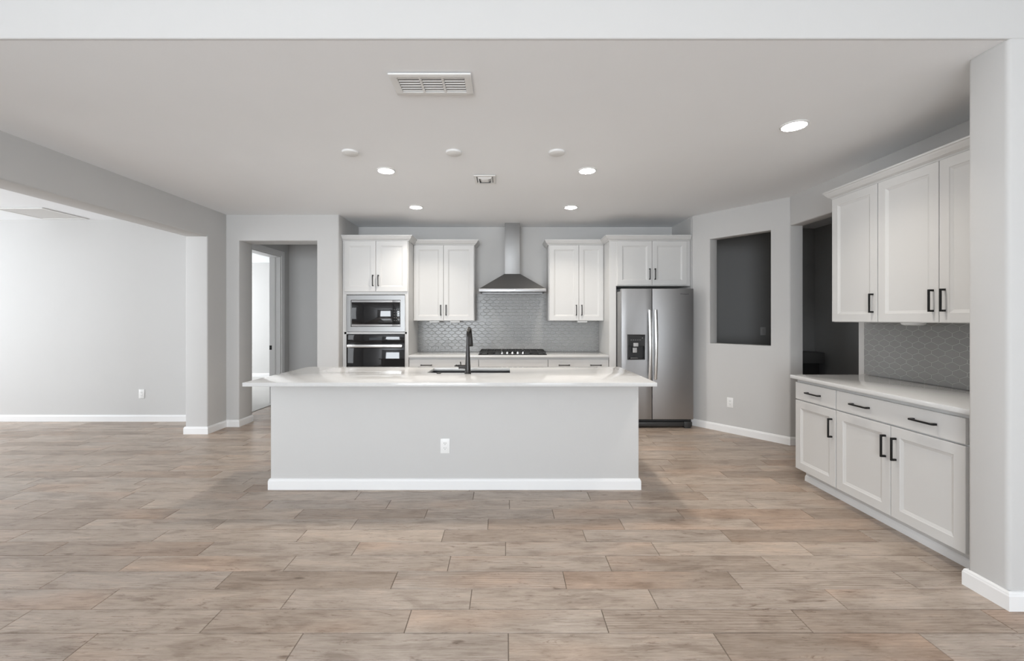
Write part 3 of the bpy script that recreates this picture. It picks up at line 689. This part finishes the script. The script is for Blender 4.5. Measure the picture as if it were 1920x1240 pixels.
# ------------------------------------------------------------------ outlets and switches
def outlet(label, loc, rz, w_=0.076, h_=0.122):
    u = empty('power_outlet', label, 'outlet', loc, rz, 'white wall outlets')
    bm = bmesh.new(); add_box(bm, -w_ / 2, w_ / 2, -0.006, 0, -h_ / 2, h_ / 2, 0.002); finish(bm, 'cover_plate', PLASTIC, u, 40)
    for s in (-1, 1):
        bm = bmesh.new(); rounded_plate(bm, -0.017, 0.017, s * 0.0195 - 0.0145, s * 0.0195 + 0.0145, -0.0078, -0.0058, 0.008)
        r_ = finish(bm, 'receptacle', PLASTIC, u)
        bm = bmesh.new()
        add_box(bm, -0.0085, -0.0060, -0.0083, -0.0079, s * 0.0195 - 0.001, s * 0.0195 + 0.008); add_box(bm, 0.0060, 0.0085, -0.0083, -0.0079, s * 0.0195 - 0.001, s * 0.0195 + 0.007)
        add_cyl(bm, (0, -0.0083, s * 0.0195 - 0.008), (0, -0.0079, s * 0.0195 - 0.008), 0.0026, n=12)
        finish(bm, 'slots', SLOT, r_)
    return u
outlet('white duplex outlet on the grey front of the kitchen island', (-0.496, 3.5135, 0.358), 0)
outlet('white duplex outlet low on the dining room wall seen through the left opening', (-4.96, 5.8395, 0.376), 0)
dd_ = (P1 - P0).normalized(); rz_d = math.atan2(dd_.y, dd_.x)
pd = P0 + (P1 - P0) * 0.435
outlet('white duplex outlet on the angled wall below the dark pass-through opening', (pd.x - 0.0005, pd.y - 0.0005, 0.373), rz_d)
sw = empty('light_switch', 'pale switch plate on the dark wall seen through the pass-through opening', 'light switch', (3.845, 6.3995, 1.215), 0)
box('cover_plate', (-0.04, 0.04, -0.006, 0, -0.06, 0.06), pmat('grey_plastic', (0.5, 0.5, 0.5), 0.4), sw, 0.002)
box('rocker', (-0.016, 0.016, -0.009, -0.006, -0.033, 0.033), pmat('grey_plastic_rocker', (0.45, 0.45, 0.45), 0.4), sw, 0.001)
# pantry shelf
ps = empty('pantry_shelf', 'dark shelf against the far wall inside the pantry doorway', 'shelf', (3.89, 6.05, 0.0), 0)
box('board', (0.0, 0.62, 0.0, 0.345, 0.77, 0.92), pmat('dark_shelf_paint', (0.10, 0.10, 0.10), 0.6), ps, 0.002)
box('support', (0.02, 0.56, 0.03, 0.345, 0.0, 0.77), pmat('black_shelf_paint', (0.03, 0.03, 0.03), 0.7), ps, 0.002)

# ------------------------------------------------------------------ ceiling fixtures
def can_light(x, y, label, d=0.165, power=CAN_POWER):
    u = empty('recessed_light', label, 'ceiling light', (x, y, CZ), 0, 'recessed ceiling lights')
    R_ = d / 2
    bm = bmesh.new(); add_lathe(bm, [(R_ * 0.86, -0.0005), (R_ * 0.86, -0.010), (R_ * 0.93, -0.009), (R_ * 1.0, -0.004), (R_ * 1.0, -0.0005)]); finish(bm, 'trim_ring', VENTW, u, 40)
    bm = bmesh.new(); add_lathe(bm, [(0, -0.016), (R_ * 0.5, -0.0145), (R_ * 0.80, -0.0105), (R_ * 0.855, -0.006), (R_ * 0.855, -0.001), (0, -0.001)]); finish(bm, 'lens', GLOW, u, 40)
    l = bpy.data.lights.new('can_lamp', 'AREA'); l.shape = 'DISK'; l.size = d * 0.8; l.energy = power; l.color = (1.0, 0.92, 0.82); l.spread = math.radians(120)
    lo_ = bpy.data.objects.new('lamp', l); C.objects.link(lo_); lo_.parent = u; lo_.location = (0, 0, -0.025)
    return u
can_light(-1.086, 3.892, 'lit recessed ceiling light above the left end of the island')
can_light(0.742, 3.892, 'lit recessed ceiling light above the right end of the island')
can_light(-1.080, 5.16, 'lit recessed ceiling light in front of the oven cabinet, the smaller left one')
can_light(0.788, 5.17, 'lit recessed ceiling light nearest the wall cabinet right of the hood')
can_light(2.012, 2.986, 'lit recessed ceiling light nearest the right-hand wall cabinets', 0.178, 6.0)
def cover(x, y, label):
    bm = bmesh.new(); add_lathe(bm, [(0, -0.018), (0.058, -0.018), (0.064, -0.014), (0.066, -0.0003), (0, -0.0003)])
    o = finish(bm, 'ceiling_cover_plate', VENTW, None, 40); o.location = (x, y, CZ)
    return tag(o, label, 'cover plate', 'round white blank covers over the island')
cover(-1.255, 3.463, 'round white blank ceiling cover, leftmost of three over the island')
cover(-0.418, 3.463, 'round white blank ceiling cover, the middle one over the island')
cover(0.414, 3.463, 'round white blank ceiling cover, rightmost of three over the island')
# supply register with three louvre banks
vt = empty('ceiling_vent', 'wide white ceiling register with three louvred banks above the camera side of the island', 'vent', (-0.418, 2.452, CZ), 0)
us = [-0.228, -0.186, -0.067, -0.053, 0.058, 0.072, 0.188, 0.228]; zs = [-0.112, -0.075, 0.075, 0.112]
finish(grid_solid(us, zs, {(1, 1), (3, 1), (5, 1)}, lambda u, d, z: (u, z, d), -0.014, -0.004, 0.003, 2), 'frame', VENTW, vt, 40)
box('duct_shade_plate', (-0.19, 0.19, -0.080, 0.080, -0.004, -0.0004), SLOT, vt)  # dark plate under the ceiling stands in for shade in the duct
for (a, b_) in ((-0.186, -0.067), (-0.053, 0.058), (0.072, 0.188)):
    for k in range(6):
        y = -0.066 + k * 0.0255
        bm = bmesh.new()
        p = [(y - 0.001, -0.0050), (y + 0.0055, -0.0115), (y + 0.0065, -0.0108), (y, -0.0043)]
        A = [bm.verts.new((a + 0.001, q[0], q[1])) for q in p]; B = [bm.verts.new((b_ - 0.001, q[0], q[1])) for q in p]
        for i in range(4): bm.faces.new((A[i], A[(i + 1) % 4], B[(i + 1) % 4], B[i]))
        bm.faces.new(A[::-1]); bm.faces.new(B); finish(bm, 'louver', VENTW, vt)
# small four-way diffuser
v2 = empty('ceiling_vent', 'small square white ceiling diffuser between the front pair of recessed lights', 'vent', (-0.198, 4.13, CZ), 0)
us = [-0.102, -0.078, 0.078, 0.102]; zs = [-0.125, -0.095, 0.095, 0.125]
finish(grid_solid(us, zs, {(1, 1)}, lambda u, d, z: (u, z, d), -0.012, -0.003, 0.003, 2), 'frame', VENTW, v2, 40)
box('duct_shade_plate', (-0.080, 0.080, -0.097, 0.097, -0.003, -0.0004), SLOT, v2)  # black sheet painted as the shade behind the vanes
for k in range(2):
    for ax in (0, 1):
        for s in (-1, 1):
            bm = bmesh.new(); r0 = 0.030 + 0.024 * k; sc = 1.22
            if ax == 0: P = [(s * r0, -r0 * sc, -0.022), (s * r0, r0 * sc, -0.022), (s * (r0 + 0.018), (r0 + 0.018) * sc, -0.005), (s * (r0 + 0.018), -(r0 + 0.018) * sc, -0.005)]
            else: P = [(-r0, s * r0 * sc, -0.022), (r0, s * r0 * sc, -0.022), (r0 + 0.018, s * (r0 + 0.018) * sc, -0.005), (-(r0 + 0.018), s * (r0 + 0.018) * sc, -0.005)]
            A = [bm.verts.new(q) for q in P]; B = [bm.verts.new((q[0], q[1], q[2] + 0.0015)) for q in P]
            bm.faces.new(A); bm.faces.new(B[::-1])
            for i in range(4): bm.faces.new((A[i], A[(i + 1) % 4], B[(i + 1) % 4], B[i]))
            finish(bm, 'vane', VENTW, v2)
box('centre_plate', (-0.029, 0.029, -0.035, 0.035, -0.022, -0.0205), VENTW, v2)
# return air grille in the dining ceiling
v3 = empty('return_air_grille', 'large square white return air grille in the dining room ceiling', 'vent', (-5.925, 5.48, CZ), 0)
finish(grid_solid([-0.315, -0.270, 0.270, 0.315], [-0.295, -0.250, 0.250, 0.295], {(1, 1)}, lambda u, d, z: (u, z, d), -0.012, -0.002, 0.003, 2), 'frame', VENTW, v3, 40)
box('duct_shade_plate', (-0.272, 0.272, -0.252, 0.252, -0.002, -0.0004), SLOT, v3)  # dark backing gives the gaps their shade, no real duct depth
for k in range(26):
    x = -0.262 + k * 0.0205; bm = bmesh.new()
    p = [(x + 0.008, -0.0030), (x - 0.012, -0.0085), (x - 0.0125, -0.0075), (x + 0.0075, -0.0022)]
    A = [bm.verts.new((q[0], -0.251, q[1])) for q in p]; B = [bm.verts.new((q[0], 0.251, q[1])) for q in p]
    for i in range(4): bm.faces.new((A[i], A[(i + 1) % 4], B[(i + 1) % 4], B[i]))
    bm.faces.new(A[::-1]); bm.faces.new(B); finish(bm, 'louver', VENTW, v3)
